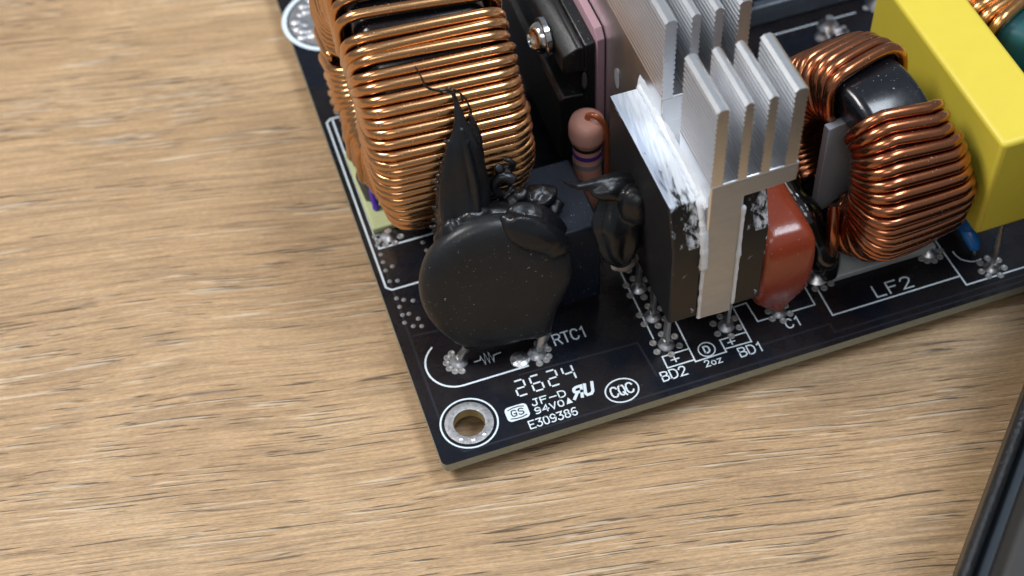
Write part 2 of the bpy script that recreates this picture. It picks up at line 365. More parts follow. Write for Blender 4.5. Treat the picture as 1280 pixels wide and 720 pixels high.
G = {  # single-stroke lettering on a 4 x 6 cell
 'R': [[(0,0),(0,6),(2.6,6),(3.7,5.5),(4,4.6),(3.7,3.7),(2.6,3.1),(0,3.1)], [(2.2,3.1),(4,0)]],
 'T': [[(0,6),(4,6)], [(2,5.9),(2,0)]], 'C': [[(4,4.7),(3.3,5.7),(2,6),(.8,5.6),(.1,4.2),(.1,1.8),(.8,.4),(2,0),(3.3,.3),(4,1.3)]],
 '1': [[(.8,4.8),(2.2,6),(2.2,0)]], '2': [[(.2,4.6),(.8,5.7),(2,6),(3.3,5.6),(3.8,4.5),(3.3,3.2),(.1,0),(4,0)]],
 'B': [[(0,0),(0,6),(2.5,6),(3.6,5.4),(3.6,3.9),(2.5,3.2),(0,3.2)], [(2.4,3.2),(3.9,2.4),(3.9,.8),(2.6,0),(0,0)]],
 'D': [[(0,0),(0,6),(2,6),(3.3,5.4),(4,4.2),(4,1.8),(3.3,.6),(2,0),(0,0)]],
 'L': [[(0,6),(0,0),(3.6,0)]], 'F': [[(0,0),(0,6),(3.8,6)], [(.1,3.2),(3,3.2)]], 'J': [[(1.6,6),(4,6)], [(3,6),(3,1.1),(2.4,.2),(1.2,0),(.3,.6),(.2,1.6)]],
 '-': [[(0,3),(4,3)]], 'E': [[(3.8,6),(0,6),(0,0),(3.8,0)], [(.1,3.1),(3,3.1)]],
 '3': [[(.3,6),(3.8,6),(2,3.6),(3.3,3.3),(3.9,2.2),(3.6,.9),(2.4,0),(1,.1),(.1,1)]],
 '0': [[(2,6),(.6,5.4),(.1,3),(.6,.6),(2,0),(3.4,.6),(3.9,3),(3.4,5.4),(2,6)]], '9': [[(.4,.4),(1.8,0),(3.2,.7),(3.9,3),(3.6,5),(2.4,6),(1,5.7),(.2,4.5),(.7,3.1),(2,2.6),(3.3,3.1),(3.8,4)]],
 '8': [[(2,3.2),(.7,3.8),(.4,4.9),(1,5.8),(2,6),(3,5.8),(3.6,4.9),(3.3,3.8),(2,3.2),(.5,2.6),(.1,1.4),(.8,.3),(2,0),(3.2,.3),(3.9,1.4),(3.5,2.6),(2,3.2)]],
 '6': [[(3.5,5.6),(2.2,6),(.8,5.2),(.1,3),(.4,1),(1.6,0),(3,.3),(3.8,1.5),(3.3,3),(2,3.4),(.8,2.9),(.2,2)]],
 'V': [[(0,6),(2,0),(4,6)]], '4': [[(2.9,0),(2.9,6),(0,2),(4,2)]], 'U': [[(0,6),(0,1.3),(.9,.1),(3.1,.1),(4,1.3),(4,6)]],
 'o': [[(2,4),(.7,3.5),(.2,2),(.7,.5),(2,0),(3.3,.5),(3.8,2),(3.3,3.5),(2,4)]], 'z': [[(.3,4),(3.6,4),(.3,0),(3.8,0)]],
 'Q': [[(2,6),(.6,5.4),(.1,3),(.6,.6),(2,0),(3.4,.6),(3.9,3),(3.4,5.4),(2,6)], [(2.4,1.6),(4.1,-.4)]],
 'G': [[(3.9,4.8),(3.2,5.8),(2,6),(.7,5.4),(.1,3),(.7,.6),(2,0),(3.6,.5),(3.9,2.6),(2.2,2.6)]],
 'S': [[(3.8,5),(2.9,5.9),(1.3,6),(.3,5.1),(.5,3.8),(2,3.2),(3.5,2.5),(3.8,1.1),(2.8,.1),(1.2,0),(.1,1)]],
 '+': [[(0,3),(4,3)], [(2,1),(2,5)]]}
def text(txt, x, y, h, w, adv=1.35, lw=.2, m=None, z=ZS, rz=0, shear=0):
    lines = []; cx = 0; ca, sa = math.cos(rz), math.sin(rz)
    for ch in txt:
        if ch != ' ':
            for s in G[ch]:
                pl = []
                for px, py in s:
                    a, b = cx + px / 4 * w + shear * py / 6 * h, py / 6 * h
                    pl.append((x + a * ca - b * sa, y + a * sa + b * ca))
                lines.append(pl)
        cx += w * adv * (.75 if ch == '1' else 1)
    return silk('silkscreen_text', lines, lw, m, z)
# lettering
text('RTC1', 20.3, 13.1, 1.75, .98, 1.30, .21)
text('BD2', 32.0, 2.45, 1.45, .95, 1.34, .20)
text('2oz', 38.3, 2.65, 1.0, .66, 1.34, .15)
text('BD1', 43.4, 2.5, 1.45, .95, 1.34, .20)
text('C1', 51.3, 4.65, 1.5, .95, 1.4, .20)
text('LF2', 65.2, 5.25, 1.9, 1.5, 1.36, .24)
text('E309386', 12.7, 1.5, 1.2, .76, 1.30, .18)
text('JF-D', 14.1, 4.8, 1.0, .9, 1.42, .18)
text('94V0', 14.1, 3.45, .95, .80, 1.36, .18)
mb = MB(); mb.add([(18.45, 3.5, ZS), (19.35, 3.5, ZS), (18.95, 4.5, ZS)], [(0, 1, 2)]); mb.build('silkscreen_mark', SILK, board)
# seven-segment date code 2624, broken into dashes
def segdigit(x, y, w, h, segs):
    S = {'a': [(x+.2*w,y+h),(x+.8*w,y+h)], 'g': [(x+.2*w,y+h/2),(x+.8*w,y+h/2)], 'd': [(x+.2*w,y),(x+.8*w,y)],
         'b': [(x+w,y+.6*h),(x+w,y+.9*h)], 'c': [(x+w,y+.1*h),(x+w,y+.4*h)], 'f': [(x,y+.6*h),(x,y+.9*h)], 'e': [(x,y+.1*h),(x,y+.4*h)]}
    return [S[k] for k in segs]
L = []
for i, s in enumerate(('abged', 'afgedc', 'abged', 'fgbc')): L += segdigit(12.8 + i * 2.3, 6.9, 1.4, 2.5, s)
silk('silkscreen_text', L, .24)
# recognised-component mark: reversed R and U, heavy and slanted
def shx(pl, x, y, h, w, sh, mir=False): return [(x + ((4 - a) if mir else a) / 4 * w + sh * b / 6 * h, y + b / 6 * h) for a, b in pl]
silk('silkscreen_mark', [shx(s, 19.75, 3.95, 1.7, 1.1, .25, True) for s in G['R']] + [shx(s, 21.35, 3.95, 1.7, 1.05, .25) for s in G['U']], .42)
# oval agency mark
silk('silkscreen_mark', [([(26.2 + 2.3 * math.cos(a * math.pi / 20), 3.05 + 1.85 * math.sin(a * math.pi / 20)) for a in range(40)], True)], .2)
text('CQC', 24.65, 2.3, 1.6, .88, 1.25, .24)
# white rounded badge with dark letters
bp = []
for cx, cy, a in ((12.75, 4.0, -90), (12.75, 5.1, 0), (10.85, 5.1, 90), (10.85, 4.0, 180)): bp += circ(cx, cy, .62, 5, a, a + 90)
MB().add([(x, y, ZS) for x, y in bp], [tuple(range(len(bp)))]).build('silkscreen_badge', SILK, board)
text('GS', 10.95, 4.1, .95, .75, 1.35, .17, INK, ZS + .02)
silk('silkscreen_mark', [[(10.7, 5.25), (11.4, 5.42), (12.3, 5.42), (12.9, 5.25)], [(10.7, 3.85), (11.4, 3.68), (12.3, 3.68), (12.9, 3.85)]], .15, INK, ZS + .02)
# ring round the mounting hole, thermistor outline and zig-zag symbol
silk('silkscreen_line', [(circ(5.25, 5.2, 3.85, 48), True)], .24)
cyy = 15.3
silk('silkscreen_line', [[(15.6, 11.2), (6.4, 11.2)] + circ(6.4, cyy, 4.1, 16, -90, -235)[1:]], .26)
silk('silkscreen_line', [circ(16.2, cyy, 4.1, 12, 75, 0)], .22)
silk('silkscreen_line', [[(8.9,14.35),(9.75,14.35),(9.95,14.9),(10.25,13.5),(10.55,15.2),(10.85,13.5),(11.15,15.2),(11.45,13.5),(11.7,14.5),(12.7,14.6)]], .18)
# component outlines
silk('silkscreen_line', [[(33.2, 31), (33.3, 9.5)], [(37.25, 26), (37.25, 3.95), (41.8, 4.0), (41.75, 6.1), (45.5, 6.1)],
                         [(33.3, 4.3), (33.3, 6.25), (37.1, 6.25)], [(33.4, 4.3), (37.1, 4.3)],
                         [(42.0, 4.5), (45.65, 4.4)], [(45.65, 12), (45.7, 4.35)]], .2)
text('+', 34.25, 4.65, 1.3, 1.1, 1, .18); text('+', 42.6, 4.7, 1.2, 1.0, 1, .18)
silk('silkscreen_mark', [(circ(39.45, 5.3, 1.15, 24), True)], .17); text('D', 39.1, 4.75, 1.1, .7, 1, .24)
silk('silkscreen_line', [[(45.9, 10.6), (47.7, 10.7), (47.9, 7.2), (56.5, 7.1), (56.5, 13)]], .2)
silk('silkscreen_line', [[(58.0, 12), (58.0, 4.6), (77.4, 4.6)]], .24)
silk('silkscreen_line', [[(77.4, 13), (77.7, 2.9), (95, 2.9), (95, 14)]], .24)
silk('silkscreen_line', [circ(81.2, 8.6, 2.4, 12, 175, 285)], .2)
silk('silkscreen_line', [[(3.6, 66), (1.6, 66), (.9, 65.4), (.9, 31.0), (1.6, 30.3), (12, 30.3)], [(1.9, 65.6), (1.9, 41.2), (1.9, 38.2), (12, 38.2)]], .3)
silk('silkscreen_line', [[(72, 52), (72, 58.4), (88, 58.4)]], .2)
silk('copper_trace', [[(1.7, 60), (1.7, 3.4), (3.4, 1.2), (57, .8), (130, .8)], [(14, 10.2), (31, 9.6), (31.5, 3.6)], [(2.2, 21.5), (12, 20.6)], [(46.8, 3.4), (57, 3.4), (57, 1.9), (96, 1.7)]], .30, mat('mask_over_copper', (.020, .021, .028), .3, spec=.3), .006)
# mounting rings
def annulus(cx, cy, r0, r1, z0, z1, n=40):
    return MB().rings([[(x, y, z) for x, y in circ(cx, cy, r, n)] for r, z in ((r0, z0), (r0, z1), ((r0 + r1) / 2, z1 + .06), (r1, z1), (r1, z0))], closed=True)
TINPAD = mat('matt_tinned_pad', (.46, .46, .47), .38, metal=.9, var=.2, vscale=1.0, bump=.05, bscale=1.5, rvar=.2)
ring = annulus(5.25, 5.2, 2.14, 3.3, -.3, .06).build('mounting_ring', TINPAD, board, smooth=True)
for a in (230, 265, 300): MB().lathe([(.27, 0), (.25, .1), (.12, .14), (.04, .1)], (5.25 + 2.75 * math.cos(R(a)), 5.2 + 2.75 * math.sin(R(a)), .07), 10).build('via', TIN, ring, smooth=True)
annulus(7.0, 88.5, 2.2, 6.6, -.3, .06).build('mounting_ring', TINPAD, board, smooth=True)
silk('silkscreen_line', [(circ(7.0, 88.5, 7.3, 48), True)], .8)
via0 = None
random.seed(3)
for k in range(46):
    a = random.uniform(0, 6.28); rr = random.uniform(2.9, 6.2)
    sp = MB().lathe([(1.0, 0), (.85, .25), (.4, .42), (.06, .45)], (0, 0, 0), 10).build('solder_bump', TIN, board, smooth=True, local=True) if via0 is None else None
    if via0 is None: via0 = sp
    else: sp = share(via0, 'solder_bump', (0, 0, 0), board)
    sp.location = (Vector((7.0 + rr * math.cos(a), 88.5 + rr * math.sin(a), .05))) * U; sp.scale = (random.uniform(.7, 1.2),) * 3
# small vias
VIAS = [(1.8,40.6),(1.8,38.9),(1.8,37.1),(1.75,35.6),(1.7,34.0),(1.7,31.9),(2.8,34.4),(2.8,31.6),(8.2,37.1),(8.3,35.5),(9.3,34.8),(8.3,33.9),
        (1.8,28.6),(2.7,28.0),(3.9,27.4),(1.8,27.0),(1.8,25.5),(2.7,25.4),(3.7,24.1),(1.7,24.1),(2.7,23.1),(3.8,22.7),(11.6,16.9),(12.9,29.2),(10.6,31.5)]
v0 = None
for x, y in VIAS:
    if v0 is None: v0 = MB().lathe([(.34, 0), (.32, .05), (.2, .07), (.14, .17), (.04, .2)], (0, 0, 0), 12).build('via', FLUX, board, smooth=True, local=True); v0.location = (x * U, y * U, 0)
    else: share(v0, 'via', (x, y, 0), board)
# soldered pads: a cone of tin ringed by small bumps
cone = bump = None
def pad(x, y, n=7, r=1.15, rr=1.75, a0=0, a1=360, h=.9):
    global cone, bump
    if cone is None:
        cone = MB().lathe([(1.25, 0), (1.15, .16), (.8, .38), (.52, .75), (.42, 1.0)], (0, 0, 0), 18).build('solder_joint', TIN, board, smooth=True, local=True)
        bump = MB().lathe([(.52, 0), (.50, .07), (.40, .13), (.28, .11), (.17, .04), (.03, .03)], (0, 0, 0), 12).build('solder_bump', FLUX, board, smooth=True, local=True)
        c = cone; c.location = (x * U, y * U, 0)
    else: c = share(cone, 'solder_joint', (x, y, 0), board, random.uniform(0, 6))
    c.scale = (r / 1.15, r / 1.15, h / .9)
    for i in range(n):
        a = R(a0 + (a1 - a0) * (i + .5) / n + random.uniform(-6, 6)); px, py = x + rr * math.cos(a), y + rr * math.sin(a)
        if i == 0 and bump.location.length == 0: bump.location = (px * U, py * U, 0)
        else: share(bump, 'solder_bump', (px, py, 0), board)
for y in (8.0, 13.1, 18.4, 23.6): pad(34.6, y, 6, 1.1, 1.8); pad(43.5, y, 6, 1.1, 1.8)
pad(6.9, 15.2, 6, 1.2, 1.7, 90, 290); pad(17.4, 12.7, 6, 1.2, 1.7, -110, 80)
pad(14.9, 12.6, 0, 1.25, 0, h=.5); pad(51.3, 7.6, 6, 1.0, 1.5); pad(58.9, 11.6, 5, 1.6, 2.3, 180, 360); pad(75.6, 10.0, 6, 1.2, 1.7, 150, 360)
pad(82.5, 4.4, 7, 1.1, 1.7); pad(3.9, 40.2, 6, 1.3, 1.8, 90, 350); pad(82.5, 57, 0, 1.7, 0, h=1.8); pad(80.6, 55.2, 0, 1.2, 0, h=1.3); pad(84, 54.8, 0, 1.1, 0, h=1.2); pad(93, 59, 5, 2.6, 3, h=2.6)

# ------------------------------------------------------------------ toroids
def rrect(w, r0, r1, cr, n=5):     # closed rounded rectangle in (axial, radial)
    pts = []
    for cx, cy, a in ((w - cr, r1 - cr, 90), (w - cr, r0 + cr, 0), (-w + cr, r0 + cr, -90), (-w + cr, r1 - cr, -180)):
        pts += [(cx + cr * math.cos(R(a - 90 * i / n)), cy + cr * math.sin(R(a - 90 * i / n))) for i in range(n + 1)]
    return pts
def tor_pt(c, axv, fr, x, rad, th):         # th: 0 = front, 90 = up (axis axv, front direction fr)
    d = fr * math.cos(R(th)) + (Vector((0, 0, 1)) if abs(axv.z) < .5 else axv.cross(fr)) * math.sin(R(th))
    return c + axv * x + d * rad
def core(c, axv, fr, w, r0, r1, cr, n=72):
    prof = rrect(w, r0, r1, cr, 4)
    return MB().rings([[tor_pt(c, axv, fr, x, rd, 360 * j / n) for x, rd in prof] for j in range(n)], closed=True)
def winding(c, axv, fr, w, r0, r1, wr, ths, cr=2.2, jit=.12, wj=.25, seed=1, lay=None, cross=.5):
    rnd = random.Random(seed); path = []; n = len(ths); W = []; RO = []
    for th in ths:
        ww = w + wr + rnd.uniform(0, wj); ro = r1 + wr + rnd.uniform(0, jit)
        if lay: dw, dr = lay(th); ww += dw; ro += dr
        W.append(ww); RO.append(ro)
    st0 = ths[1] - ths[0]; p0 = rrect(W[0], r0 - wr, RO[0], cr, 5)
    for j in range(len(p0) // 2 + 3, len(p0)):
        path.append(tor_pt(c, axv, fr, *p0[j], ths[0] - st0 * .5 * (1 - j / (len(p0) - 1))))
    for i in range(n - 1):
        t0, t1 = ths[i], ths[i + 1]; step = t1 - t0
        # across the rim from the -x to the +x corner
        xa, xb = -(W[i] - cr), W[i] - cr
        for q in (.12, .35, .65, .88):
            path.append(tor_pt(c, axv, fr, xa + (xb - xa) * q, RO[i] + .12 * math.sin(q * 3.14), t0 + step * cross * q))
        pts = rrect(W[i], r0 - wr, RO[i], cr, 5); k = len(pts); nx = rrect(W[i + 1], r0 - wr, RO[i + 1], cr, 5)
        for j, (x, rd) in enumerate(pts):
            u = j / (k - 1); m = sm01((u - .45) / .4)
            if i == n - 2 and u > .6: break
            x, rd = x + (nx[j][0] - x) * m, rd + (nx[j][1] - rd) * m
            path.append(tor_pt(c, axv, fr, x, rd, t0 + step * (cross + (1 - cross) * u)))
    return MB().tube(path, wr, 10)
X1, FY = Vector((1, 0, 0)), Vector((0, -1, 0))

# big bright choke
CH = Vector((12.6, 47.5, 22.6))
big = thing('toroidal_inductor', (12.6, 47.5, 0), 'large toroidal inductor wound with bright golden copper wire at the board edge', 'inductor')
core(CH, X1, FY, 8.6, 10.5, 19.2, 2.2).build('core', GLOSSP, big, smooth=True)
ths = [72.1, 63.0, 58.2, 54.9, 49.2, 44.9, 40.1, 35.9, 31.6, 27.9, 23.7, 19.2, 15.0, 11.6, 7.9, 4.4, 1.1, -2.4, -6.1, -10.0, -14.0, -18.3]
rn = random.Random(5); a = 80.0
while a < 196: ths.insert(0, a); a += 6.4 + rn.uniform(-.8, .8)
a = -22.6
while a > -162: ths.append(a); a -= 4.6 + rn.uniform(-.4, .4)
winding(CH, X1, FY, 8.9, 10.2, 19.4, .73, ths, 2.8, .34, .7, 2, lambda th: (.3 * sm01((50 - th) / 40) - 2.6 * math.exp(-((th + 52) / 30) ** 2), -.9 * math.exp(-((th + 70) / 35) ** 2))).build('winding', GOLDCU, big, smooth=True, sharp=False)
MB().box(1.8, 22, 41, 57.5, 0.05, 1.3).build('base_plate', LIMEB, big, bevel=.3)
MB().tube(spline([(3.6, 47, 1.2), (3.3, 48.4, 2.6), (3.2, 50.0, 2.8), (3.6, 52, 1.4)], 4), 1.3, 10).build('lead_end', GREYLUMP, big, smooth=True)
MB().tube([(3.4, 44.6, 1.4), (3.4, 45.4, 4.2), (3.7, 46, 7.5)], .55, 10).build('sleeve', PURPLE, big, smooth=True)

# common-mode choke with dark winding
C2 = Vector((66.7, 18.1, 16.9)); XA = Vector((math.cos(R(9)), math.sin(R(9)), 0)); FA = Vector((math.sin(R(9)), -math.cos(R(9)), 0))
lf = thing('common_mode_choke', (66.6, 18, 0), 'toroidal choke with two dark copper windings beside the yellow capacitor', 'inductor')
core(C2, XA, FA, 5.0, 7.6, 13.3, 1.6).build('core', GLOSSP, lf, smooth=True)
lay2 = lambda th: (1.7 * sm01((60 - th) / 45) - 2.0 * sm01((2 - th) / 50), .5 * sm01((40 - th) / 40) - .6 * sm01((-10 - th) / 40))
winding(C2, XA, FA, 5.0, 7.4, 13.3, .84, [67 - 7.0 * i for i in range(21)], 3.0, .3, .6, 4, lay2, .8).build('winding', DARKCU, lf, smooth=True, sharp=False)
winding(C2, XA, FA, 5.0, 7.4, 13.3, .86, [99 + 7.3 * i for i in range(21)], 3.0, .25, .6, 9, lambda th: (1.2 * sm01((th - 120) / 60), .3)).build('winding', DARKCU, lf, smooth=True, sharp=False)
MB().box(-7.0, 7.0, -.6, .6, 8.2, 25.0).xf(Matrix.Translation((66.6, 18, 0)) @ Matrix.Rotation(R(9), 4, 'Z')).build('divider', GREYF, lf, bevel=.12)
MB().box(60.5, 76.5, 9.7, 27, .05, 1.2).build('base_plate', PALEB, lf, bevel=.2)
MB().tube(spline([(60.6, 13.2, 13), (60.0, 11.6, 10), (60.2, 11.0, 6), (60.6, 11.4, 1)], 5), .9, 10).build('lead', DARKCU, lf, smooth=True)
MB().tube(spline([(56.2, 22, 12), (57.0, 18.5, 11.0), (58.0, 15, 9.0), (59.2, 12.4, 5.4), (60.3, 11.0, .6)], 6), [2.3 + .35 * math.sin(i * .7) - .02 * i for i in range(25)], 16).build('lead_sleeve', GLOSSG, lf, smooth=True)

# amber winding behind the yellow capacitor
C3 = Vector((106.5, 36.5, 12.5)); Z1 = Vector((0, 0, 1))
am = thing('toroidal_inductor', (106.5, 36.5, 0), 'amber copper coil on a teal core behind the yellow capacitor', 'inductor')
core(C3, Z1, Vector((-1, 0, 0)), 7.5, 7.5, 14.8, 2.2).build('core', TEAL, am, smooth=True)
winding(C3, Z1, Vector((-1, 0, 0)), 7.5, 7.3, 14.9, .95, [-62 + 7.6 * i for i in range(13)], 2.4, .15, .3, 6).build('winding', AMBERCU, am, smooth=True, sharp=False)
MB().lathe([(13, .05), (13, 1.8), (12.6, 2.2), (6, 2.2)], (106.5, 36.5, 0), 40).build('base_plate', BLACKP, am, smooth=True)

# ------------------------------------------------------------------ heatsink
hs = thing('finned_heatsink', (40, 30, 0), 'ribbed silver aluminium heatsink clamped between two black rectifiers', 'heatsink')
YF, YB = 4.8, 66.0
prof_front = [(37.5, 8.6), (42.1, 8.4), (42.2, 31.6), (49.0, 31.9), (49.1, 35.1), (37.6, 34.9)]
MB().prism(prof_front, 1, YF, 14.5).build('front_profile', ALU, hs, bevel=.22)
MB().prism([(37.52, 8.62), (42.08, 8.62), (42.08, 30.6), (37.52, 30.6)], 1, 14.5, 20.3).build('stem', ALU, hs)
MB().prism(prof_front, 1, 20.3, YB).build('rear_profile', ALU, hs, bevel=.2)
MB().add([(37.75, YF - .012, 8.9), (41.85, YF - .012, 8.7), (41.95, YF - .012, 31.85), (48.8, YF - .012, 32.15), (48.85, YF - .012, 34.8), (37.85, YF - .012, 34.6)], [tuple(range(6))]).build('sawn_face', ALUCUT, hs)
FINS = ((37.55, 39.15), (40.95, 42.2), (43.9, 45.15), (47.05, 48.75))
def fin_poly(x0, x1, zt):
    z0 = 34.6; n = 15
    lft = []; rg = []; pt = (zt - z0 - 1.0) / n; amp = .15
    for i in range(n):
        z = z0 + .3 + pt * i
        for dz, d in ((0, 0), (pt * .40, 0), (pt * .62, amp), (pt * .80, amp)):
            lft.append((x0 + d, z + dz)); rg.append((x1 - d, z + dz))
    lft.append((x0, zt - .4)); rg.append((x1, zt - .4))
    return lft + [(x0 + .45, zt), (x1 - .45, zt)] + rg[::-1]
for i, (a, b) in enumerate(FINS):
    MB().prism(fin_poly(a, b, 47.8), 1, YF + .05, 14.45).build('fin', ALU, hs)
    MB().prism(fin_poly(a, b, 47.8), 1, 20.35, YB).build('fin', ALU, hs)
MB().lathe([(1.5, 0), (1.5, .05), (.05, .06)], (0, 0, 0), 24, 0).xf(Matrix.Translation((37.44, 35.2, 24.8)) @ Matrix.Diagonal((1, .62, 1.15, 1))).build('screw_hole', mat('hole_rim', (.45, .47, .5), .5, metal=.6), hs)
# thermal paste squeezed out along the joints
paste = thing('thermal_paste_smear', (37.4, 16, 9), 'white thermal paste squeezed out along the heatsink joints', 'thermal paste')
def bead(path, w0, seed, parent=paste, name='paste_bead', sq=(1, 1, 1)):
    rnd = random.Random(seed); pts = spline(path, 10)
    mb = MB().tube(pts, [w0 * (1 + .55 * noise.noise(Vector((i * .31, seed, 0))) + .35 * noise.noise(Vector((i * .9, seed, 5)))) * (.35 if i in (0, len(pts) - 1) else 1) for i in range(len(pts))], 8)
    return mb.build(name, PASTE, parent, smooth=True, sharp=False)
bead([(37.45, 27.2, 31.0), (37.4, 22, 31.3), (37.4, 15, 31.2), (37.35, 9, 31.0), (37.3, 6.6, 30.4), (37.35, 5.3, 27), (37.4, 4.7, 23), (37.4, 4.65, 19.5)], .55, 3)
bead([(37.42, 4.72, 19.5), (37.42, 4.74, 15), (37.45, 4.75, 11), (37.45, 4.75, 9)], .24, 8)
bead([(42.2, 4.75, 30), (42.2, 4.7, 24), (42.2, 4.72, 17), (42.2, 4.75, 10)], .30, 5)
mb = MB(); n = 60; vs = []; fs = []       # a thin smeared film on the stem's left face above the rectifier
for i in range(n):
    y = 5.2 + 22.4 * i / (n - 1); zt = 32.6 + .9 * noise.noise(Vector((y * .22, 3, 1))) + .5 * noise.noise(Vector((y * .9, 3, 1))) - 1.3 * sm01((9 - y) / 5)
    vs += [(37.30, y, 30.4), (37.28, y, 30.9), (37.38, y, (zt + 31) / 2), (37.465, y, zt - .5), (37.60, y, zt)]
    if i: b = (i - 1) * 5; fs += [(b + k, b + k + 1, b + k + 6, b + k + 5) for k in range(4)]
mb.add(vs, fs).build('paste_film', PASTE, paste, smooth=True, sharp=False)

def rectifier(x0, x1, pinx, label):
    o = thing('bridge_rectifier', ((x0 + x1) / 2, 16, 9.3), label, 'rectifier', 'bridge rectifiers on the heatsink')
    MB().prism([(4.9, 9.4), (4.9, 24.0), (6.9, 30.7), (27.2, 30.7), (27.2, 9.4)], 0, x0, x1).build('epoxy_body', RECT, o, bevel=.25)
    for y in (8.0, 13.1, 18.4, 23.6):
        MB().box(pinx - .28, pinx + .28, y - .6, y + .6, .3, 9.6).build('pin', TINLEAD, o, bevel=.08)
    return o
rectifier(33.3, 37.3, 34.6, 'black bridge rectifier with white paste smears on the left face of the heatsink')
rectifier(42.35, 46.2, 43.5, 'black bridge rectifier wedged between heatsink stem and red capacitor')
# faint moulded polarity ring
# ------------------------------------------------------------------ thermistor
ntc = thing('disc_thermistor', (13.6, 17.0, 0), 'matt black disc thermistor leaning back above the RTC1 lettering', 'thermistor')
NC = Vector((13.65, 17.4, 12.5)); NR = 10.35
hv = Vector((math.cos(R(-6.3)), math.sin(R(-6.3)), 0)); bk = Vector((-hv.y, hv.x, 0))
uv = Vector((0, 0, 1)) * math.cos(R(18)) + bk * math.sin(R(18)); nv = hv.cross(uv)      # nv faces the camera side
def disc_mesh():
    rs = []; n = 72
    for rad, d in ((.15, 2.25), (.5, 2.2), (.75, 2.1), (.88, 1.85), (.955, 1.35), (.99, .7), (1.0, 0), (.985, -.8), (.94, -1.5), (.8, -2), (.4, -2.2), (.1, -2.2)):
        ring = []
        for j in range(n):
            a = 2 * math.pi * j / n; r = NR * rad
            # the coating runs down over each lead
            for la, amp, wd in ((-60, .17, 11), (-28, -.05, 20), (-120, .05, 14)):
                da = abs((math.degrees(a) - la + 180) % 360 - 180)
                r *= 1 + amp * math.exp(-(da / wd) ** 2) * (rad ** 3)
            r *= 1 + .012 * math.sin(3 * a + 1)
            ring.append(NC + hv * (r * math.cos(a)) + uv * (r * math.sin(a) * .985) + nv * d)
        rs.append(ring)
    return MB().rings(rs)
disc_mesh().build('disc', NTCP, ntc, smooth=True, sharp=False)
MB().tube(spline([(18.9, 14.0, 3.0), (18.4, 13.3, 2.0), (17.9, 12.9, 1.2), (17.6, 12.7, .2)], 4), [1.25, 1.1, .95, .85, .75, .7, .65, .6, .55, .5, .5, .5, .5], 10).build('lead', TINLEAD, ntc, smooth=True)
MB().tube([(8.2, 14.6, 3.8), (7.5, 15.0, 2), (7.0, 15.2, .2)], .55, 10).build('lead', TINLEAD, ntc, smooth=True)

# ------------------------------------------------------------------ relay
rl = thing('relay_box', (24, 25, 0), 'plain blue-black plastic box behind the disc thermistor', 'relay')
MB().box(15.5, 29.0, 18.6, 31.2, .6, 16.3).build('cover', RELAYP, rl, bevel=.35, seg=3)
MB().box(15.9, 28.6, 19, 30.8, 0.03, .75).build('base', BLACKP, rl)

# ------------------------------------------------------------------ resistor
rs_ = thing('axial_resistor', (32.4, 33.2, 0), 'pink resistor standing upright with a lead bent over its top', 'resistor')
MB().lathe([(.3, 3.0), (1.9, 3.0), (2.4, 3.5), (2.55, 4.6), (2.4, 6.2), (2.08, 6.9), (2.02, 8), (2.02, 16.4), (2.1, 16.9), (2.5, 17.3), (2.62, 18.0), (2.6, 19.6), (2.3, 20.6), (1.5, 21.0), (.2, 21.1)], (32.4, 33.2, 0), 32).build('body', PINKR, rs_, smooth=True, sharp=False)
for m_, z0, z1 in ((BANDK, 16.0, 16.5), (BANDV, 14.2, 15.0), (BANDG, 12.3, 13.2), (BANDG, 9.4, 10.2)):
    r_ = 2.045 if z1 < 16.5 else 2.14
    MB().lathe([(1.9, z0), (r_ + .03, z0), (r_ + .03, z1), (1.9, z1)], (32.4, 33.2, 0), 32).build('colour_band', m_, rs_, smooth=True)
MB().tube(spline([(32.4, 33.1, 20.2), (32.45, 32.9, 21.6), (33.2, 32.1, 22.1), (34.2, 31.4, 20.8), (34.55, 31.1, 18), (34.5, 31.0, 10), (34.5, 31, .2)], 6), .42, 10).build('lead', ORANGECU, rs_, smooth=True)
MB().tube([(32.4, 33.2, 3.2), (32.4, 33.2, .1)], .4, 8).build('lead', ORANGECU, rs_, smooth=True)

# ------------------------------------------------------------------ clamped transistors and pink pad
pk = MB().prism([(39.8, 4), (39.8, 28.0), (41.0, 29.3), (68, 29.3), (68, 4)], 0, 36.3, 37.45).build('insulating_pad', PINKPAD, bevel=.1)
tag(pk, 'pink insulating sheet on the left face of the heatsink', 'insulator')
cl = thing('transistor_clamp', (33.5, 52, 0), 'black plastic clamp block pressed against the pink insulating sheet', 'clamp')
MB().prism([(34.6, 3), (36.25, 3), (36.25, 27.6), (34.6, 27.3)], 1, 40.2, 68).build('transistor_body', BLACKP, cl, bevel=.25)
MB().prism([(31.4, 23.2), (34.55, 22.8), (34.55, 27.2), (33.6, 27.4), (31.4, 26.4)], 1, 40.0, 68).build('clamp_bar', BLACKP, cl, bevel=.25)
MB().prism([(30.9, 6), (34.55, 6), (34.55, 18.2), (31.6, 18.6), (30.9, 18.2)], 1, 40.1, 68).build('clamp_foot', BLACKP, cl, bevel=.25)
MB().box(33.4, 34.58, 41.2, 68, 18, 23).build('clamp_web', BLACKP, cl)
MB().lathe([(.3, 0), (1.1, .03), (1.1, .06), (.1, .07)], (0, 0, 0), 20, 0).xf(Matrix.Translation((34.5, 40.02, 21.0)) @ Matrix.Rotation(R(-90), 4, 'Z') @ Matrix.Diagonal((1, .35, 1.5, 1))).build('metal_tab', TINLEAD, cl)
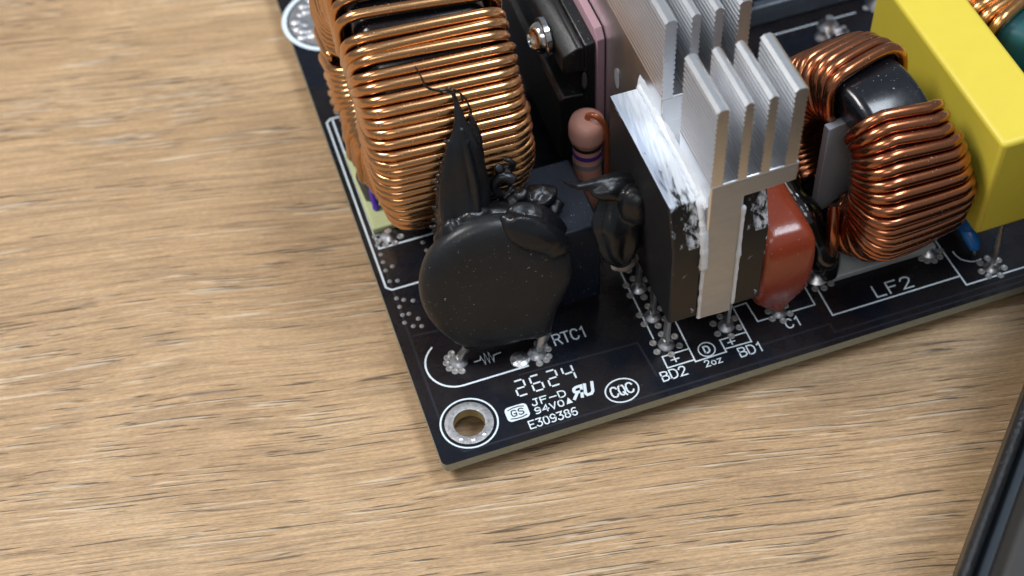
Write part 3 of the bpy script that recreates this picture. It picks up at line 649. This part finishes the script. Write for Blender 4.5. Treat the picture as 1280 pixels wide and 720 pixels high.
sc_ = MB().lathe([(2.9, 0), (2.9, .7), (2.6, .8), (2.3, .8), (2.2, 1.4), (1.7, 2.1), (1.0, 2.5), (.9, 1.9), (.1, 1.8)], (0, 0, 0), 28, 0).xf(Matrix.Translation((31.2, 46.2, 25.0)) @ Matrix.Rotation(R(180), 4, 'Z'))
sc_.build('screw', mat('bright_screw_steel', (.60, .62, .64), .14, metal=1.), cl, smooth=True)

# ------------------------------------------------------------------ red capacitor
rc = thing('dipped_film_capacitor', (51, 12, 0), 'glossy red-brown dipped capacitor between heatsink and dark choke', 'capacitor')
def redcap():
    secs = [(47.4, 54.4, 7.2, 22.0, 3.0), (46.6, 55.0, 6.2, 23.0, 6.0), (46.5, 55.2, 5.9, 23.5, 9.5), (46.5, 55.2, 5.9, 23.5, 13.6), (46.8, 54.9, 6.3, 23.2, 16.0), (47.6, 53.8, 7.4, 22.2, 17.6), (48.9, 52.6, 9, 20.5, 18.0)]
    rs = []
    for x0, x1, y0, y1, z in secs:
        cx, cy, a, b = (x0 + x1) / 2, (y0 + y1) / 2, (x1 - x0) / 2, (y1 - y0) / 2; ring = []
        for j in range(48):
            th = 2 * math.pi * j / 48; c_, s_ = math.cos(th), math.sin(th); e = .32
            k = 1 + .012 * math.sin(3 * th + z)
            ring.append((cx + k * a * math.copysign(abs(c_) ** e, c_), cy + k * b * math.copysign(abs(s_) ** (e * .8), s_), z))
        rs.append(ring)
    n = 48     # underside tapering to the front lead
    for cx, cy, a, b, z in ((50.9, 11, 2.6, 4.0, 1.7), (51.2, 8.4, 1.1, 1.2, 1.0), (51.3, 7.8, .7, .7, .4)):
        rs.insert(0, [(cx + a * math.cos(2 * math.pi * j / n), cy + b * math.sin(2 * math.pi * j / n), z) for j in range(n)])
    return MB().rings(rs)
redcap().build('body', REDE, rc, smooth=True, sharp=False, subsurf=1)
MB().tube([(51.3, 7.7, 1), (51.3, 7.6, .05)], .5, 8).build('lead', TINLEAD, rc)
# ------------------------------------------------------------------ yellow capacitor
yc = thing('box_capacitor', (81.9, 18, 0), 'bright yellow plastic box capacitor raised on thin leads', 'capacitor')
MB().box(77.4, 86.6, 3.9, 38, 9.9, 27.8).build('case', YELP, yc, bevel=.7, seg=3)
MB().box(77.9, 86.1, 4.4, 37.5, 9.7, 9.95).build('potting', mat('yellow_potting', (.40, .33, .05), .4), yc)
MB().tube([(82.4, 5.3, 9.8), (82.5, 4.8, 5), (82.5, 4.4, .1)], .42, 8).build('lead', TINLEAD, yc, smooth=True)
MB().tube([(82.4, 36, 9.8), (82.4, 36, .1)], .42, 8).build('lead', TINLEAD, yc, smooth=True)
# ------------------------------------------------------------------ blue disc capacitor under it
bl = thing('disc_capacitor', (80.9, 10, 0), 'small blue disc capacitor tucked under the yellow capacitor', 'capacitor')
MB().rings([[(80.9 + dx, 12.2 + s * (3.9 * math.cos(2 * math.pi * j / 32)) , 5.2 + s * 3.9 * math.sin(2 * math.pi * j / 32)) for j in range(32)] for dx, s in ((-1.2, .3), (-1.15, .75), (-.8, .93), (0, 1), (.8, .93), (1.15, .75), (1.2, .3))]).build('disc', BLUEE, bl, smooth=True, sharp=False)
MB().tube(spline([(80.9, 10.6, 3.6), (81.0, 9.0, 2.6), (81.2, 7.9, 1.7), (81.3, 7.5, .9)], 4), [1.2, 1.2, 1.15, 1.15, 1.12, 1.1, 1.05, 1.0, .95, .9, .8, .65, .4], 12).build('lead_coating', BLUEE, bl, smooth=True)
MB().tube([(81.3, 7.6, 1.2), (81.35, 7.4, .05)], .35, 8).build('lead', TINLEAD, bl)

# ------------------------------------------------------------------ black silicone
def loft(mb, rings, n=28, ridge=.06, seed=0, k=5):
    pr = spline(rings, 6); rs = []
    for i, (x, y, z, a, b) in enumerate(pr):
        ring = []
        for j in range(n):
            th = 2 * math.pi * j / n
            f = 1 + ridge * math.sin(k * th + seed + .15 * i) + ridge * 1.4 * noise.noise(Vector((2.2 * math.cos(th) + seed, 2.2 * math.sin(th), i * .12)))
            ring.append((x + a * f * math.cos(th), y + b * f * math.sin(th), z))
        rs.append(ring)
    return mb.rings(rs)
def lump(mb, c, r, seed=0, M=None, amp=.16):
    rs = []; n = 22
    for i in range(1, 14):
        ph = math.pi * i / 14 - math.pi / 2; ring = []
        for j in range(n):
            th = 2 * math.pi * j / n; d = Vector((math.cos(ph) * math.cos(th), math.cos(ph) * math.sin(th), math.sin(ph)))
            f = 1 + amp * noise.noise(d * 1.6 + Vector((seed, 0, 0))) * 1.6
            p = Vector((d.x * r[0], d.y * r[1], d.z * r[2])) * f
            ring.append(Vector(c) + (M @ p if M else p))
        rs.append(ring)
    return mb.rings(rs)
gl = thing('silicone_glue_peak', (12.5, 23.5, 16), 'torn peak of black silicone glue with thin strings in front of golden inductor', 'glue')
mb = MB()
loft(mb, [(12.0, 22.0, 14.5, 3.2, 2.6), (11.6, 22.8, 18.0, 3.5, 2.6), (11.7, 23.6, 21.2, 3.6, 2.5), (12.3, 24.7, 24.6, 3.5, 2.0), (12.7, 25.4, 28.0, 2.9, 1.4), (13.0, 26.0, 30.6, 2.0, 1.0), (13.3, 27.0, 32.8, .95, .8), (13.4, 28.0, 34.6, .5, .5), (13.4, 29.0, 36.2, .22, .22)], ridge=.075, seed=2, k=6)
loft(mb, [(14.0, 25.8, 24.0, 1.3, 1.0), (14.6, 26.2, 27.5, 1.1, .9), (14.9, 26.8, 30.0, .8, .7), (15.0, 27.3, 32.0, .5, .5), (14.8, 27.8, 33.6, .25, .25)], ridge=.22, seed=5)
rnd = random.Random(11)
for i in range(15):      # torn edge where it had gripped the wires
    f_ = i / 14; z = 18.0 + 13.0 * f_; xt = 7.3 + 3.5 * f_ ** 1.3 - rnd.uniform(-.3, .5); y = 23.4 + 2.9 * f_
    mb.tube([(xt + 3.0, y - .5, z - .3), (xt + 1.2, y - .1, z), (xt, y + .3, z + rnd.uniform(.1, .5))], [1.0, .55, .20], 8)
for k_, (x0_, x1_, b_) in enumerate(((13.0, 13.4, 2.35),)):      # drawn ridges down the front
    tl_ = spline([(x0_, 20.7 + .2 * k_, 17.5, .5), (x0_ + .1, 21.4, 21.0, .55), ((x0_ + x1_) / 2 + .3, 22.8, 25.0, .5), (x1_, 24.3, 29.0, .42), (13.2, 26.3, 33.0, .25)], 6)
    mb.tube([p[:3] for p in tl_], [p[3] for p in tl_], 8)
mb.build('peak', GLUE, gl, remesh=.15, relax=1)
MB().tube(spline([(13.4, 28.9, 35.6), (13.2, 29, 36.6), (12.5, 29, 37.6), (11.2, 29, 38.0), (10.0, 29, 39.0), (9.5, 29, 40.8), (8.9, 29, 42.9)], 5), [.30 - .0075 * i for i in range(31)], 7).build('string', GLUE, gl, smooth=True)
MB().tube(spline([(14.8, 27.6, 32.6), (15.1, 28.4, 33.6), (14.5, 28.5, 36.0), (13.5, 28.6, 37.5), (13.0, 28.8, 37.8)], 5), [.22, .2, .18, .17, .16, .15, .14, .14, .13, .13, .12, .12, .12, .12, .12, .12, .12, .12, .12, .12, .10], 7).build('string', GLUE, gl, smooth=True)
MB().tube(spline([(11.2, 29, 38.0), (12.3, 28.8, 37.2), (13.9, 28.6, 37.0), (14.2, 28.4, 35.6)], 5), .12, 7).build('string', GLUE, gl, smooth=True)

gb = thing('silicone_glue_bead', (18.5, 24, 16), 'curled lumps of black silicone glue on the plain box beside the glue peak', 'glue')
mb = MB()
for i, (c, r) in enumerate((((19.2, 23.6, 20.0), (1.9, 1.6, 1.6)), ((22.0, 23.8, 18.9), (2.6, 2.0, 1.3)), ((22.0, 23.8, 17.1), (2.9, 2.4, 1.1)), ((18.2, 23.4, 18.4), (2.8, 2.2, 2.0)), ((15.6, 22.8, 18.4), (2.4, 2.0, 2.4)))):
    lump(mb, c, r, i * 3.7, amp=.22)
for cc, rr_, wr_, tilt, a0_ in (((17.7, 24.2, 22.3), 1.35, .85, 20, 30), ((18.3, 24.9, 25.2), 1.0, .6, -25, 160)):      # curls
    pth = [Vector(cc) + Vector((rr_ * math.cos(R(a0_ + 300 * i / 20)), .5 * math.sin(i * .3) + .04 * i, rr_ * math.sin(R(a0_ + 300 * i / 20)))) for i in range(21)]
    mb.tube(pth, [wr_ * (1.1 - .03 * i) for i in range(21)], 10)
mb.build('curled_bead', GLUE, gb, remesh=.17, relax=2)
gs = thing('silicone_glue_ledge', (14, 20.5, 14), 'folded ledge of black silicone glue along the back of the disc', 'glue')
mb = MB()
for i, (c, r, rot) in enumerate((((9.4, 21.4, 19.0), (2.4, 2.0, 3.0), 18), ((12.2, 21.8, 19.8), (3.2, 2.0, 2.6), -20), ((16.0, 22.0, 19.2), (3.6, 2.0, 2.3), 10), ((8.2, 21.2, 16.0), (1.7, 1.7, 3.0), 0), ((13.4, 22.6, 17.0), (5.5, 2.2, 2.2), 0))):
    lump(mb, c, r, i * 2.3 + 9, Matrix.Rotation(R(rot), 3, 'Y'), .14)
mb.build('ledge', GLUE, gs, remesh=.24)
gc = thing('silicone_glue_drape', (20, 17, 14), 'smear of black silicone glue draped over the upper edge of the disc', 'glue')
def disc_at(h, v, d): return NC + hv * h + uv * v + nv * d
mb = MB(); ro = R(-36)
Md = Matrix((hv * math.cos(ro) + uv * math.sin(ro), -hv * math.sin(ro) + uv * math.cos(ro), nv)).transposed()
lump(mb, disc_at(5.7, 6.8, 1.5), (5.0, 2.5, 1.35), 3, Md, .06); lump(mb, disc_at(8.1, 4.6, 1.1), (2.3, 2.0, 1.5), 6, Md, .06); lump(mb, disc_at(3.6, 8.4, .9), (2.6, 1.6, 1.5), 8, Md, .08)
lump(mb, disc_at(6.4, 7.4, -.6), (4.4, 2.4, 1.8), 13, Md, .08)
mb.build('smear', GLUE, gc, remesh=.22)
gd = thing('silicone_glue_horn', (31, 16.5, 10), 'glossy horn of black silicone glue curling off the rectifier face', 'glue')
mb = MB()
loft(mb, [(30.6, 14.9, 11.6, 1.0, .9), (30.5, 15.2, 13.0, 2.0, 1.5), (30.4, 15.8, 15.2, 3.0, 2.1), (30.8, 16.6, 17.8, 3.5, 2.4), (31.3, 17.4, 19.8, 3.7, 2.4), (31.9, 18.2, 21.4, 3.3, 2.2), (32.2, 18.8, 22.6, 2.5, 1.8), (32.2, 19.0, 23.4, 1.2, .9)], ridge=.10, seed=1, k=7)
tl = spline([(33.4, 19, 21.8, 1.9), (32.0, 19, 22.9, 1.7), (30.4, 19, 23.7, 1.25), (28.8, 19, 24.2, .9), (27.3, 19, 24.5, .62), (25.8, 19, 24.8, .4), (24.6, 19, 25.7, .25), (23.5, 19, 27.0, .12)], 5)
mb.tube([p[:3] for p in tl], [p[3] for p in tl], 12)
lump(mb, (30.6, 18.2, 23.2), (3.2, 1.7, 1.5), 5, Matrix.Rotation(R(14), 3, 'Y'), .10); lump(mb, (33.0, 16.2, 21.0), (2.5, 2.0, 3.4), 4, Matrix.Rotation(R(-14), 3, 'Y'), .08)
for k_, (dy, dz) in enumerate(((-1.0, .5), (-1.3, -.5), (-.4, .9))):
    tr = [(x, y + dy * r * .75, z + dz * r * .75, r * .42) for x, y, z, r in tl]
    mb.tube([p[:3] for p in tr], [p[3] for p in tr], 8)
mb.build('horn', GLUE, gd, remesh=.2, relax=9)
mb = MB(); lump(mb, (30.9, 15.4, 11.0), (1.7, 1.4, .9), 4); lump(mb, (32.4, 16.2, 10.4), (1.1, 1.0, .7), 8)
mb.build('residue', mat('dirty_residue', (.20, .17, .16), .4, bump=.1), gd, remesh=.2)

# ------------------------------------------------------------------ dark transformer at the back, and steel case at the lower right
tr_ = thing('transformer_block', (80, 75, 0), 'dark blurred transformer block with a smoky plastic rim at the back', 'transformer')
MB().box(66, 92, 63, 88, 1.2, 26).build('body', BLACKP, tr_, bevel=.6)
MB().box(64, 94, 61.2, 63.0, 0.05, 4.0).build('rim', CLEAR, tr_, bevel=.3)
for x in (70, 78, 86): MB().prism([(x - 1.4, 4.0), (x + 1.4, 4.0), (x, 8.0)], 1, 61.6, 62.6).build('rib', CLEAR, tr_)
cs = thing('steel_case', (75, -62, TZ), 'dark grey metal case corner with a black crackled edge at lower right', 'case')
e0 = Vector((65.3, -25.6, 0)); e1 = Vector((46.5, -43.9, 0))
ed = (e1 - e0).normalized(); en = Vector((-ed.y, ed.x, 0))          # en points away from the board side
if en.dot(Vector((1, -1, 0))) < 0: en = -en
def cpt(s, d, z): return e0 + ed * s + en * d + Vector((0, 0, z))
def cprism(prof, s0, s1, name, m, bevel=.3, parent=cs):
    n = len(prof); vs = [cpt(s0, d, z) for d, z in prof] + [cpt(s1, d, z) for d, z in prof]
    return MB().add(vs, [tuple(range(n))[::-1], tuple(range(n, 2 * n))] + [(i, (i + 1) % n, n + (i + 1) % n, n + i) for i in range(n)]).build(name, m, parent, bevel=bevel)
cprism([(0, TZ + .02), (1.5, TZ + .02), (1.5, 20), (.75, 20.6), (0, 20)], -60, 60, 'edge_strip', CASEB)
cprism([(3.05, TZ + .02), (60, TZ + .02), (60, 23), (4.4, 23), (3.05, 21.5)], -60, 60, 'shell', CASE, .4)
cprism([(1.55, TZ + .02), (3.0, TZ + .02), (3.0, 20.5), (1.55, 18)], -60, 60, 'bevel', mat('slate_trim', (.06, .075, .095), .35), .2)
cprism([(9.2, 23.03), (20, 23.03), (20, 23.06), (9.2, 23.06)], 24.5, 27.5, 'vent_slot', HOLE, 0)
